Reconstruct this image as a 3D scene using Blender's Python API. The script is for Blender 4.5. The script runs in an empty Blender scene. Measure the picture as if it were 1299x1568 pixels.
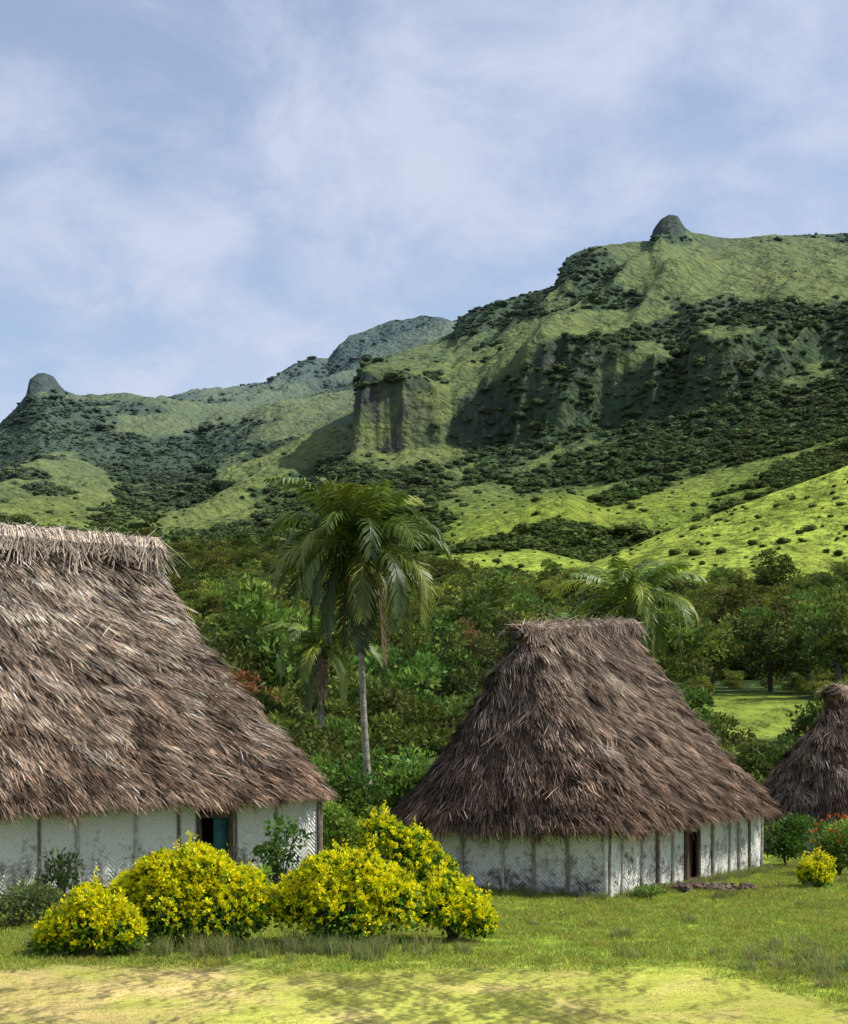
import bpy, math, numpy as np
from mathutils import Vector
rng=np.random.default_rng(11)
F=2486.0; CX=649.5; HZ=1135.0; CZ=3.9
scene=bpy.context.scene
def W(x,d): return (x-CX)/F*d
def Zp(y,d): return CZ+(HZ-y)/F*d
# ---------------------------------------------------------------- noise
P=rng.permutation(256); P=np.concatenate([P,P,P])
_a=rng.random(256)*2*np.pi; GX=np.cos(_a); GY=np.sin(_a)
def pn(x,y):
    x=np.asarray(x,float); y=np.asarray(y,float)
    xi=np.floor(x).astype(np.int64); yi=np.floor(y).astype(np.int64)
    xf=x-xi; yf=y-yi
    u=xf**3*(xf*(xf*6-15)+10); v=yf**3*(yf*(yf*6-15)+10)
    def g(ix,iy,fx,fy):
        h=P[P[ix&255]+(iy&255)]; return GX[h]*fx+GY[h]*fy
    a=g(xi,yi,xf,yf); b=g(xi+1,yi,xf-1,yf); c=g(xi,yi+1,xf,yf-1); e=g(xi+1,yi+1,xf-1,yf-1)
    return 1.5*((a*(1-u)+b*u)*(1-v)+(c*(1-u)+e*u)*v)
def fbm(x,y,o=4,ridge=False):
    s=0; a=1; f=1; t=0
    for i in range(o):
        n=pn(x*f+17.3*i,y*f-9.1*i)
        if ridge: n=1-2*np.abs(n)
        s=s+a*n; t+=a; a*=.5; f*=2.03
    return s/t
def ss(x,a,b):
    t=np.clip((x-a)/(b-a),0,1); return t*t*(3-2*t)
# ---------------------------------------------------------------- mesh helpers
class Buf:
    def __init__(s): s.v=[]; s.f=[]; s.c=[]; s.n=0
    def quads(s,q,c):
        q=np.asarray(q,float).reshape(-1,4,3); N=len(q)
        c=np.broadcast_to(np.asarray(c,float),(N,3))
        s.v.append(q.reshape(-1,3)); s.f.append(np.arange(4*N).reshape(-1,4)+s.n)
        s.c.append(np.repeat(c,4,axis=0)); s.n+=4*N
    def grid(s,g,c,closed=False):
        g=np.asarray(g,float); R,C,_=g.shape
        idx=np.arange(R*C).reshape(R,C)+s.n
        if closed: idx=np.concatenate([idx,idx[:,:1]],1)
        f=np.stack([idx[:-1,:-1],idx[:-1,1:],idx[1:,1:],idx[1:,:-1]],-1).reshape(-1,4)
        c=np.asarray(c,float)
        if c.ndim==1: c=np.broadcast_to(c,(R,C,3))
        s.v.append(g.reshape(-1,3)); s.f.append(f); s.c.append(c.reshape(-1,3)); s.n+=R*C
    def tube(s,pts,rad,c,n=8):
        pts=np.asarray(pts,float); K=len(pts); rad=np.broadcast_to(np.asarray(rad,float),(K,))
        t=np.gradient(pts,axis=0); t/=np.linalg.norm(t,axis=1,keepdims=True)+1e-9
        ref=np.array([0,0,1.]) if abs(t[0,2])<.8 else np.array([1.,0,0])
        a=np.cross(t,ref); a/=np.linalg.norm(a,axis=1,keepdims=True)+1e-9; b=np.cross(t,a)
        th=np.linspace(0,2*np.pi,n,endpoint=False)
        g=pts[:,None]+rad[:,None,None]*(np.cos(th)[None,:,None]*a[:,None]+np.sin(th)[None,:,None]*b[:,None])
        g=np.concatenate([np.repeat(pts[:1],n,0)[None],g,np.repeat(pts[-1:],n,0)[None]],0)
        s.grid(g,c,closed=True)
    def box(s,o,ax,ay,az,c):
        o,ax,ay,az=[np.asarray(k,float) for k in (o,ax,ay,az)]
        p=lambda i,j,k:o+ax*i+ay*j+az*k
        q=[[p(0,0,0),p(0,1,0),p(1,1,0),p(1,0,0)],[p(0,0,1),p(1,0,1),p(1,1,1),p(0,1,1)],
           [p(0,0,0),p(1,0,0),p(1,0,1),p(0,0,1)],[p(0,1,0),p(0,1,1),p(1,1,1),p(1,1,0)],
           [p(0,0,0),p(0,0,1),p(0,1,1),p(0,1,0)],[p(1,0,0),p(1,1,0),p(1,1,1),p(1,0,1)]]
        s.quads(np.array(q),c)
    def obj(s,name,mat,parent=None,smooth=False,link=True):
        v=np.concatenate(s.v); f=np.concatenate(s.f); c=np.concatenate(s.c)
        me=bpy.data.meshes.new(name)
        me.vertices.add(len(v)); me.vertices.foreach_set("co",v.astype(np.float32).ravel())
        me.loops.add(4*len(f)); me.loops.foreach_set("vertex_index",f.astype(np.int32).ravel())
        me.polygons.add(len(f)); me.polygons.foreach_set("loop_start",np.arange(0,4*len(f),4,dtype=np.int32))
        me.polygons.foreach_set("loop_total",np.full(len(f),4,dtype=np.int32))
        me.update(calc_edges=True)
        at=me.color_attributes.new("Col","FLOAT_COLOR","POINT")
        at.data.foreach_set("color",np.concatenate([c,np.ones((len(c),1))],1).astype(np.float32).ravel())
        me.polygons.foreach_set("use_smooth",np.full(len(f),smooth))
        me.materials.append(mat); me.validate()
        ob=bpy.data.objects.new(name,me)
        if link: scene.collection.objects.link(ob)
        if parent: ob.parent=parent
        return ob
def empty(name):
    e=bpy.data.objects.new(name,None); e.empty_display_size=.5; scene.collection.objects.link(e); return e
# ---------------------------------------------------------------- materials
def attr_mat(name,rough=.8,transl=0.0,nscale=3.0,namt=.5,bump=0.0,bscale=20,rand=0.0,spec=.2,n2=None,n3=None,haze=False,hue=(.445,.515)):
    m=bpy.data.materials.new(name); m.use_nodes=True; nt=m.node_tree; N=nt.nodes; L=nt.links
    b=N["Principled BSDF"]; out=N["Material Output"]
    b.inputs["Roughness"].default_value=rough; b.inputs["Specular IOR Level"].default_value=spec
    a=N.new("ShaderNodeAttribute"); a.attribute_name="Col"; col=a.outputs["Color"]
    tc=N.new("ShaderNodeTexCoord")
    def mul(col,scale,amt,det=4):
        no=N.new("ShaderNodeTexNoise"); no.inputs["Scale"].default_value=scale; no.inputs["Detail"].default_value=det
        L.new(tc.outputs["Object"],no.inputs["Vector"])
        mr=N.new("ShaderNodeMapRange"); mr.inputs[1].default_value=.25; mr.inputs[2].default_value=.75
        mr.inputs[3].default_value=1-amt; mr.inputs[4].default_value=1+amt
        L.new(no.outputs["Fac"],mr.inputs[0])
        mx=N.new("ShaderNodeVectorMath"); mx.operation='SCALE'
        L.new(col,mx.inputs[0]); L.new(mr.outputs[0],mx.inputs["Scale"]); return mx.outputs[0]
    if namt>0: col=mul(col,nscale,namt)
    if n2: col=mul(col,n2[0],n2[1])
    if n3: col=mul(col,n3[0],n3[1])
    if rand>0:
        oi=N.new("ShaderNodeObjectInfo"); hs=N.new("ShaderNodeHueSaturation")
        mr=N.new("ShaderNodeMapRange"); mr.inputs[3].default_value=1-rand; mr.inputs[4].default_value=1+rand
        L.new(oi.outputs["Random"],mr.inputs[0]); L.new(mr.outputs[0],hs.inputs["Value"])
        m2=N.new("ShaderNodeMath"); m2.operation='MULTIPLY'; m2.inputs[1].default_value=7.31
        fr=N.new("ShaderNodeMath"); fr.operation='FRACT'; L.new(oi.outputs["Random"],m2.inputs[0]); L.new(m2.outputs[0],fr.inputs[0])
        mr2=N.new("ShaderNodeMapRange"); mr2.inputs[3].default_value=hue[0]; mr2.inputs[4].default_value=hue[1]
        L.new(fr.outputs[0],mr2.inputs[0]); L.new(mr2.outputs[0],hs.inputs["Hue"])
        L.new(col,hs.inputs["Color"]); col=hs.outputs["Color"]
    if haze:  # distance haze painted into the base colour, growing with world Y
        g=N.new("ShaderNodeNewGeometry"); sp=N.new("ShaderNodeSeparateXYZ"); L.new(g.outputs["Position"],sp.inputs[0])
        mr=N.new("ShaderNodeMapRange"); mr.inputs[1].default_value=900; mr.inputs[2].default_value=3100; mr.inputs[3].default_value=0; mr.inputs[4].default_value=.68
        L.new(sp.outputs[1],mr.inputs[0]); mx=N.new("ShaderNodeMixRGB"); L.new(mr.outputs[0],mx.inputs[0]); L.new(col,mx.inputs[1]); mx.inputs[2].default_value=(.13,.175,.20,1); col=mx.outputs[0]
    L.new(col,b.inputs["Base Color"])
    if bump>0:
        no=N.new("ShaderNodeTexNoise"); no.inputs["Scale"].default_value=bscale; no.inputs["Detail"].default_value=6
        L.new(tc.outputs["Object"],no.inputs["Vector"])
        bp=N.new("ShaderNodeBump"); bp.inputs["Strength"].default_value=bump; bp.inputs["Distance"].default_value=1.0/bscale*3
        L.new(no.outputs["Fac"],bp.inputs["Height"]); L.new(bp.outputs[0],b.inputs["Normal"])
    if transl>0:
        t=N.new("ShaderNodeBsdfTranslucent"); L.new(col,t.inputs["Color"])
        mx=N.new("ShaderNodeMixShader"); mx.inputs[0].default_value=transl
        L.new(b.outputs[0],mx.inputs[1]); L.new(t.outputs[0],mx.inputs[2]); L.new(mx.outputs[0],out.inputs[0])
    return m
M_leaf=attr_mat("leaves",.65,.3,1.5,.3,rand=.45,spec=.15)
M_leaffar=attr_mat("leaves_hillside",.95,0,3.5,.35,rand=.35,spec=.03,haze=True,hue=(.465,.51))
M_leafp=attr_mat("leaves_plain",.55,.32,2.0,.2,spec=.2)
M_palm=attr_mat("palm_leaf",.45,.25,1.0,.3,spec=.35)
M_bark=attr_mat("bark",.9,0,4,.4,bump=.5,bscale=15)
M_thatch=attr_mat("thatch",.85,0,1.6,.4,spec=.15,n2=(.4,.35))
M_thatchb=attr_mat("thatch_base",.95,0,2,.4,bump=.8,bscale=12)
M_wood=attr_mat("weathered_wood",.85,0,6,.4,bump=.4,bscale=25)
M_grass=attr_mat("grass_blades",.6,.35,.6,.25,rand=.2,spec=.15)
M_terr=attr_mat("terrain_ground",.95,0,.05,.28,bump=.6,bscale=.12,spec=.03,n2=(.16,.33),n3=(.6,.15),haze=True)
M_stone=attr_mat("stone",.9,0,5,.4,bump=.6,bscale=12)
def wall_mat(name,grime):
    m=bpy.data.materials.new(name); m.use_nodes=True; nt=m.node_tree; N=nt.nodes; L=nt.links
    b=N["Principled BSDF"]; b.inputs["Roughness"].default_value=.85; b.inputs["Specular IOR Level"].default_value=.15
    uv=N.new("ShaderNodeUVMap"); uv.uv_map="UVMap"
    sp=N.new("ShaderNodeSeparateXYZ"); L.new(uv.outputs[0],sp.inputs[0])
    def M(op,a,bv=None):
        n=N.new("ShaderNodeMath"); n.operation=op
        for i,k in enumerate((a,bv)):
            if k is None: continue
            if isinstance(k,(int,float)): n.inputs[i].default_value=k
            else: L.new(k,n.inputs[i])
        return n.outputs[0]
    no=N.new("ShaderNodeTexNoise"); no.inputs["Scale"].default_value=7; no.inputs["Detail"].default_value=7; no.inputs["Roughness"].default_value=.65; L.new(uv.outputs[0],no.inputs["Vector"])
    no2=N.new("ShaderNodeTexNoise"); no2.inputs["Scale"].default_value=1.8; no2.inputs["Detail"].default_value=5; L.new(uv.outputs[0],no2.inputs["Vector"])
    pp=M('PINGPONG',sp.outputs[0],.24)
    h=M('ADD',M('ADD',sp.outputs[1],pp),M('MULTIPLY',no2.outputs["Fac"],.10))
    w=M('SINE',M('MULTIPLY',h,56.0))
    g=M('ADD',M('MULTIPLY',M('SUBTRACT',.95,sp.outputs[1]),grime),M('MULTIPLY',M('SUBTRACT',no2.outputs["Fac"],.45),3.0))
    g=M('ADD',g,M('MULTIPLY',M('SUBTRACT',no.outputs["Fac"],.5),3.0))
    g=M('ADD',g,M('MULTIPLY',M('MULTIPLY',w,no.outputs["Fac"]),-.14))
    cr=N.new("ShaderNodeValToRGB"); L.new(g,cr.inputs[0])
    e=cr.color_ramp.elements; e[0].position=.0; e[0].color=(.74,.745,.69,1); e[1].position=1.0; e[1].color=(.12,.11,.08,1)
    k=e.new(.45); k.color=(.46,.46,.41,1)
    L.new(cr.outputs[0],b.inputs["Base Color"])
    bp=N.new("ShaderNodeBump"); bp.inputs["Strength"].default_value=.45; bp.inputs["Distance"].default_value=.03
    L.new(M('ADD',w,M('MULTIPLY',no.outputs["Fac"],2.6)),bp.inputs["Height"]); L.new(bp.outputs[0],b.inputs["Normal"])
    return m
M_wallL=wall_mat("woven_wall_weathered",.8); M_wallR=wall_mat("woven_wall_white",.38)
# ---------------------------------------------------------------- terrain
rows=[
(60,[(0,1297)]),
(90,[(0,1232),(1299,1232)]),
(135,[(-400,1120),(270,1115),(650,1110),(900,1100),(1050,1088),(1299,1080)]),
(200,[(-400,1040),(650,1040),(1299,1035)]),
(300,[(-400,980),(270,965),(400,960),(545,950),(680,962),(960,965),(1299,970)]),
(480,[(-400,890),(0,885),(270,880),(400,880),(545,892),(680,905),(820,915),(960,905),(1100,892),(1299,885),(1700,860)]),
(650,[(-400,850),(0,850),(270,850),(400,862),(545,872),(680,882),(760,903),(820,898),(880,880),(950,850),(1020,818),(1100,790),(1200,752),(1299,715),(1700,600)]),
(800,[(-400,845),(0,840),(270,855),(400,868),(545,880),(640,862),(680,850),(820,840),(900,862),(960,872),(1100,835),(1299,770),(1700,680)]),
(900,[(-400,830),(0,815),(270,845),(400,858),(545,850),(640,838),(680,822),(800,785),(870,765),(930,785),(1100,768),(1299,720),(1700,640)]),
(1100,[(-400,810),(0,800),(130,808),(270,835),(400,820),(500,790),(545,772),(640,772),(760,768),(870,755),(960,742),(1100,712),(1299,655),(1700,560)]),
(1335,[(-400,790),(0,780),(130,795),(270,800),(400,770),(500,735),(545,704),(600,702),(680,712),(820,690),(960,660),(1100,628),(1299,575),(1700,500)]),
(1368,[(-400,785),(0,775),(130,788),(270,792),(400,758),(500,722),(537,700),(543,610),(554,568),(600,572),(640,592),(690,640),(730,622),(770,575),(830,520),(870,520),(960,545),(1040,560),(1070,520),(1160,525),(1299,500),(1700,430)]),
(1600,[(-400,770),(0,755),(60,730),(130,735),(200,765),(270,762),(400,705),(480,690),(540,668),(550,600),(562,564),(600,552),(650,552),(700,550),(760,532),(840,485),(900,472),(1000,452),(1100,440),(1230,428),(1299,420),(1700,350)]),
(1800,[(-400,760),(0,720),(60,690),(130,700),(200,730),(300,730),(400,680),(480,668),(540,650),(549,600),(558,562),(600,545),(650,530),(696,508),(701,488),(727,470),(760,462),(800,450),(850,438),(857,420),(865,398),(875,388),(905,377),(995,369),(1001,350),(1013,332),(1025,326),(1038,330),(1050,350),(1060,357),(1130,365),(1200,362),(1299,358),(1700,350)]),
(1900,[(-400,745),(0,700),(60,665),(130,680),(200,700),(300,705),(400,665),(480,650),(540,630),(600,600),(700,560),(860,480),(1000,430),(1299,420),(1700,420)]),
(2250,[(-400,760),(-60,670),(0,648),(25,622),(40,605),(45,580),(57,572),(68,570),(82,575),(92,590),(102,601),(125,608),(190,606),(265,616),(320,626),(380,632),(450,615),(545,585),(600,590),(700,610),(1299,600),(1700,600)]),
(2600,[(-400,780),(0,720),(200,660),(300,640),(500,620),(700,600),(1299,600)]),
(3000,[(-400,800),(0,720),(200,640),(265,612),(330,598),(410,585),(430,573),(450,560),(475,550),(503,553),(520,530),(535,516),(560,503),(600,488),(650,483),(680,486),(697,493),(760,510),(900,560),(1299,600)]),
(3500,[(-400,900),(1299,900)]),
]
xc=np.concatenate([np.linspace(-2600,-160,30),np.arange(-130,1431,2.2),np.linspace(1470,3900,30)])
dr=np.concatenate([np.exp(np.linspace(math.log(3),math.log(60),110))[:-1],np.exp(np.linspace(math.log(60),math.log(1250),560))[:-1],np.exp(np.linspace(math.log(1250),math.log(1480),110))[:-1],np.exp(np.linspace(math.log(1480),math.log(3500),330))])
TD=np.log([r[0] for r in rows]); TY=np.array([np.interp(xc,[p[0] for p in r[1]],[p[1] for p in r[1]]) for r in rows])
XG,DG=np.meshgrid(xc,dr); WX=(XG-CX)/F*DG
AC=WX*.90-DG*.43; AL=WX*.43+DG*.90      # across / along the spurs
warp=.05*fbm(WX/170,DG/300+3,4)*ss(DG,500,1000)*(1-.6*np.exp(-((XG-600)/90)**2))+.045*fbm(AC/110,AL/500,3,ridge=True)*ss(DG,1000,1300)*(1-ss(DG,1700,1800))*(1-.8*np.exp(-((XG-590)/70)**2))
warp+=(.004+.004*np.exp(-((XG-600)/90)**2))*fbm(WX/30+3,DG/200,4,ridge=True)*ss(DG,1200,1300)*(1-ss(DG,1480,1600))
LD=np.clip(np.log(DG)+warp,TD[0],TD[-1]-1e-6)
k=np.clip(np.searchsorted(TD,LD,side='right')-1,0,len(TD)-2)
t=(LD-TD[k])/(TD[k+1]-TD[k])
ci=np.broadcast_to(np.arange(len(xc)),XG.shape)
YP=TY[k,ci]*(1-t)+TY[k+1,ci]*t
far=DG>60
for it in range(6):
    Y2=YP.copy(); Y2[1:-1]=(YP[:-2]+2*YP[1:-1]+YP[2:])/4
    wq=1.0 if it<2 else ss(XG,760,900)*(DG>1200)*(DG<1550)      # east of the big cliff the step is softer
    YP=np.where(far,YP*(1-wq)+Y2*wq,YP)
crest=np.zeros_like(DG)
for dd,w in ((1800,.085),(2250,.07),(3000,.07)): crest=np.maximum(crest,np.exp(-((np.log(DG)-math.log(dd))/w)**2))
amp=(ss(DG,90,300)*3+ss(DG,750,1150)*10)*(1-.75*crest)
rid=fbm(WX/210+5,DG/260,4,ridge=True)
sp1=fbm(AC/190+3,AL/750,3,ridge=True); sp2=fbm(AC/62+13,AL/260,3,ridge=True)
YN=YP-amp*(rid-.15)-amp*.5*fbm(WX/45,DG/45,4)-ss(DG,900,1300)*4*(1-.5*crest)*fbm(WX/16,DG/22,3)
sp=ss(DG,950,1250)*(1-.85*crest)*(1-.7*np.exp(-((XG-590)/60)**2))
YN-=sp*(30*(sp1-.25)+13*(sp2-.2))
hillzone=ss(DG,430,520)*(1-ss(DG,720,820))
YN-=hillzone*7*fbm(AC/55+8,AL/120,3,ridge=True)
YN-=ss(DG,300,600)*(1-ss(DG,900,1100))*2.0*fbm(WX/14,DG/20,3)
ZG=CZ+(HZ-YN)/F*DG
zflat=.06*fbm(WX/6,DG/6,3)
b=ss(DG,56,70); ZG=zflat*(1-b)+ZG*b
def fi(x,d):
    cx=np.interp(x,xc,np.arange(len(xc))); rx=np.interp(d,dr,np.arange(len(dr)))
    c0=np.clip(cx.astype(int),0,len(xc)-2); r0=np.clip(rx.astype(int),0,len(dr)-2); return r0,c0,rx-r0,cx-c0
def samp(A,x,d):
    r0,c0,a,bb=fi(np.asarray(x,float),np.asarray(d,float))
    return (A[r0,c0]*(1-bb)+A[r0,c0+1]*bb)*(1-a)+(A[r0+1,c0]*(1-bb)+A[r0+1,c0+1]*bb)*a
def gz(X,Y): return float(samp(ZG,CX+X/Y*F,Y))
PX=np.stack([WX,DG,ZG],-1)
du=np.gradient(PX,axis=1); dv=np.gradient(PX,axis=0)
nr=np.cross(du,dv); nr/=np.linalg.norm(nr,axis=-1,keepdims=True); NZ=np.abs(nr[...,2])
def ell(cx,cy,rx,ry,rot=0):
    c,s=math.cos(math.radians(rot)),math.sin(math.radians(rot))
    dx=XG-cx; dy=YN-cy; a=(dx*c-dy*s)/rx; b=(dx*s+dy*c)/ry
    return np.exp(-(a*a+b*b)**1.5)
# vegetation density (planting map of the hills; cloud shadow painted as dark woods)
FO=.50+.85*fbm(WX/150,DG/190+9,4)+.38*fbm(WX/35,DG/35+4,3)+.13*ss(DG,1000,1300)
FO+=.65*(.32-sp1)*ss(DG,1000,1250)+.35*(.25-sp2)*ss(DG,1000,1250)         # woods keep to the gullies
FO+=.20*ss(DG,800,950)*(1-ss(XG,430,560))*(1-ss(DG,2000,2200))
FO+=.45*(1-ss(NZ,.60,.86))
for a in [(780,795,115,20,18),(1040,415,100,38,0),(900,495,130,15,8),(640,555,80,15,10),(790,545,70,20,38),(490,690,110,18,18),(430,625,170,14,5),(130,735,50,26,-30),(300,795,70,18,10),(40,775,80,20,-15),(340,925,80,18,0),(740,970,100,14,0),(1150,1095,120,34,0),(1230,440,70,18,10),(690,600,22,50,-35),(1090,740,150,14,18),(640,520,80,12,18),(700,530,90,10,18),(1120,400,150,20,0),(480,650,90,12,10),(380,720,60,14,12),(230,650,60,12,0),(950,560,60,10,25)]:
    FO-=1.25*ell(*a)*ss(DG,85,110)
for a in [(250,700,130,34,0),(900,620,200,46,5),(1180,610,180,55,0),(440,850,170,50,0),(850,890,110,14,-15),(1150,970,200,60,0),(600,760,90,50,0),(950,710,160,26,12),(920,410,60,25,-10),(760,490,90,18,15),(1200,480,120,20,0)]:
    FO+=.5*ell(*a)
cl=np.clip(ell(592,635,60,66)+.55*ell(1120,570,80,30,0)+.6*ell(850,560,55,36,-20)+.7*ell(735,640,50,40)+.7*ell(870,412,30,30),0,1)*((DG>1250)&(DG<1500)|(DG>1690)&(DG<1800))*(1-ss(NZ,.62,.85))
FO-=.50*cl
knob=ss(ell(1025,338,40,26)*(DG>1700)*(DG<1880)+ell(66,588,42,26)*(DG>2100)*(DG<2400),.3,.6)
HILL=hillzone*ss(XG+(DG-600)*1.2,720,860)*ss(YN,600,700)
FO=FO-1.5*HILL
FO+=.7*ss(DG,62,75)*(1-ss(DG,300,480))*(1-ell(1150,1095,130,36))
FO+=.45*ss(DG,300,400)*(1-ss(DG,520,680))*(1-ss(XG,700,860))
FO=np.clip(FO,0,1.3)
farm=ss(DG,850,1200)[...,None]
grassB=np.array([.250,.315,.048])*(1-farm)+np.array([.175,.215,.052])*farm
grassM=np.array([.135,.200,.036])*(1-farm)+np.array([.090,.132,.034])*farm
forest_and_shadow=np.array([.048,.078,.023])  # woods colour, which also paints the cloud shadow on the mountain
gm=np.clip(.5+.9*fbm(WX/90+31,DG/120,4)+.9*(.3-sp1)*farm[...,0],0,1)[...,None]
gcol=grassM*gm+grassB*(1-gm)*.9; gcol=gcol*(1-HILL[...,None])+grassB*(1.2-.6*np.clip(fbm(WX/30+7,DG/40,4)+.1,0,1))[...,None]*HILL[...,None]
fo=ss(FO,.30,.60)[...,None]
COL=gcol*(1-fo)+forest_and_shadow*fo
stk=np.clip(.35+fbm(WX/9,ZG/22+40,5)*1.5,0,1)[...,None]
rockc=np.array([.024,.029,.019])*(1-stk)+np.array([.088,.075,.061])*stk
rk=((1-ss(NZ,.32,.50))*ss(DG,900,1200))[...,None]*.3
rk=np.maximum(rk,np.clip(cl*1.6,0,1)[...,None]); rk=rk*np.clip(.65+fbm(WX/22+9,ZG/30,4)*1.6,0,1)[...,None]
COL=COL*(1-rk)+rockc*rk
dirt=np.clip(fbm(WX/50+60,DG/50,4)*2.2-.75,0,1)[...,None]*ss(DG,800,1200)[...,None]*.4
COL=COL*(1-dirt)+np.array([.14,.11,.065])*dirt
kb=knob[...,None]; COL=COL*(1-kb)+(np.array([.045,.055,.030])*(.7+.8*stk))*kb
# village ground
lush=np.array([.19,.285,.036]); mow=np.array([.42,.44,.085]); dry=np.array([.58,.44,.19])
mowm=(1-ss(DG+1.3*fbm(WX/2.2,DG/2,4),26.9,28.9))*(1-ss(WX-(27-DG)*.25+.9*fbm(WX/1.5+4,DG/1.5,3),4.7,6.0))
lm=np.clip(.5+.9*fbm(WX/2.5,DG/2.5,4),0,1)[...,None]
ncol=lush*(1-lm)+lush*np.array([1.5,1.25,1.2])*lm
dm=np.clip(-.05+1.5*fbm(WX/1.6+50,DG/.9,4)+.75*(1-ss(WX,-4.8,-.5)),0,1)[...,None]
mcol=mow*(1-dm)+dry*dm; mcol=mcol*(.95+.2*fbm(WX/.5,DG/.5,3))[...,None]
ncol=ncol*(1-mowm[...,None])+mcol*mowm[...,None]
nb=ss(DG,62,75)[...,None]; COL=ncol*(1-nb)+COL*nb
bt=Buf(); bt.grid(PX,COL); terr=bt.obj("ground_terrain",M_terr,smooth=True)
# ---------------------------------------------------------------- instancing
def instancer(name,protos,pts,rots,scl,idx):
    col=bpy.data.collections.new(name+"_kinds")
    for o in protos: col.objects.link(o)
    me=bpy.data.meshes.new(name); n=len(pts)
    me.vertices.add(n); me.vertices.foreach_set("co",np.asarray(pts,np.float32).ravel())
    for nm,arr in (("rot",rots),("scl",scl)):
        a=me.attributes.new(nm,"FLOAT_VECTOR","POINT"); a.data.foreach_set("vector",np.asarray(arr,np.float32).ravel())
    a=me.attributes.new("idx","INT","POINT"); a.data.foreach_set("value",np.asarray(idx,np.int32))
    ob=bpy.data.objects.new(name,me); scene.collection.objects.link(ob)
    ng=bpy.data.node_groups.new(name+"_gn","GeometryNodeTree")
    ng.interface.new_socket("Geometry",in_out='INPUT',socket_type='NodeSocketGeometry')
    ng.interface.new_socket("Geometry",in_out='OUTPUT',socket_type='NodeSocketGeometry')
    N=ng.nodes; L=ng.links
    gi=N.new("NodeGroupInput"); go=N.new("NodeGroupOutput"); ip=N.new("GeometryNodeInstanceOnPoints")
    cinf=N.new("GeometryNodeCollectionInfo"); cinf.inputs["Collection"].default_value=col
    cinf.inputs["Separate Children"].default_value=True; cinf.inputs["Reset Children"].default_value=True
    def na(nm,ty):
        a=N.new("GeometryNodeInputNamedAttribute"); a.data_type=ty; a.inputs["Name"].default_value=nm
        return [o for o in a.outputs if o.enabled and o.name=="Attribute"][0]
    ip.inputs["Pick Instance"].default_value=True
    L.new(gi.outputs[0],ip.inputs["Points"]); L.new(cinf.outputs[0],ip.inputs["Instance"])
    L.new(na("idx","INT"),ip.inputs["Instance Index"]); L.new(na("rot","FLOAT_VECTOR"),ip.inputs["Rotation"]); L.new(na("scl","FLOAT_VECTOR"),ip.inputs["Scale"])
    L.new(ip.outputs[0],go.inputs[0])
    md=ob.modifiers.new("scatter","NODES"); md.node_group=ng
    return ob
# ---------------------------------------------------------------- foliage
def unit(n,r=rng):
    v=r.normal(size=(n,3)); return v/np.linalg.norm(v,axis=1,keepdims=True)
def leaves(buf,pos,dirv,size,col,asp=.45,fold=.0):
    n=len(pos); size=np.broadcast_to(size,(n,))[:,None]
    dirv=dirv/np.linalg.norm(dirv,axis=1,keepdims=True)
    s=np.cross(dirv,unit(n)); s/=np.linalg.norm(s,axis=1,keepdims=True)+1e-9
    tip=pos+dirv*size; mid=pos+dirv*size*.5
    q=np.stack([pos,mid+s*size*asp*.5,tip,mid-s*size*asp*.5],1); buf.quads(q,col)
def jit(col,n,a): return np.asarray(col)[None]*(1+a*(rng.random((n,1))*2-1))*(1+.10*rng.normal(size=(n,3)))
def clumpcrown(buf,cent,rad,nc,nl,ls,cols,crf=.38,up=.4,asp=.5):
    cent=np.array(cent,float); rad=np.array(rad,float)
    cc=unit(nc)*(rng.random((nc,1))**.45)*rad*(.85)
    lump=rng.uniform(.6,1.25,nc)*crf*rad.mean()
    for i in range(nc):
        u=unit(nl); u[:,2]=np.where(rng.random(nl)<.35,np.abs(u[:,2]),u[:,2])
        r=lump[i]*(.55+.5*rng.random((nl,1)))*np.array([1.15,1.15,.75])
        p=cent+cc[i]+u*r
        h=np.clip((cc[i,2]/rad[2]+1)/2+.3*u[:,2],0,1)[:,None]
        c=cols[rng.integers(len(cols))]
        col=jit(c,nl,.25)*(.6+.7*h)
        d=u+np.array([0,0,up])+.6*rng.normal(size=(nl,3))
        leaves(buf,p,d,ls*rng.uniform(.7,1.3,nl),np.clip(col,0.004,1),asp)
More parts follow.
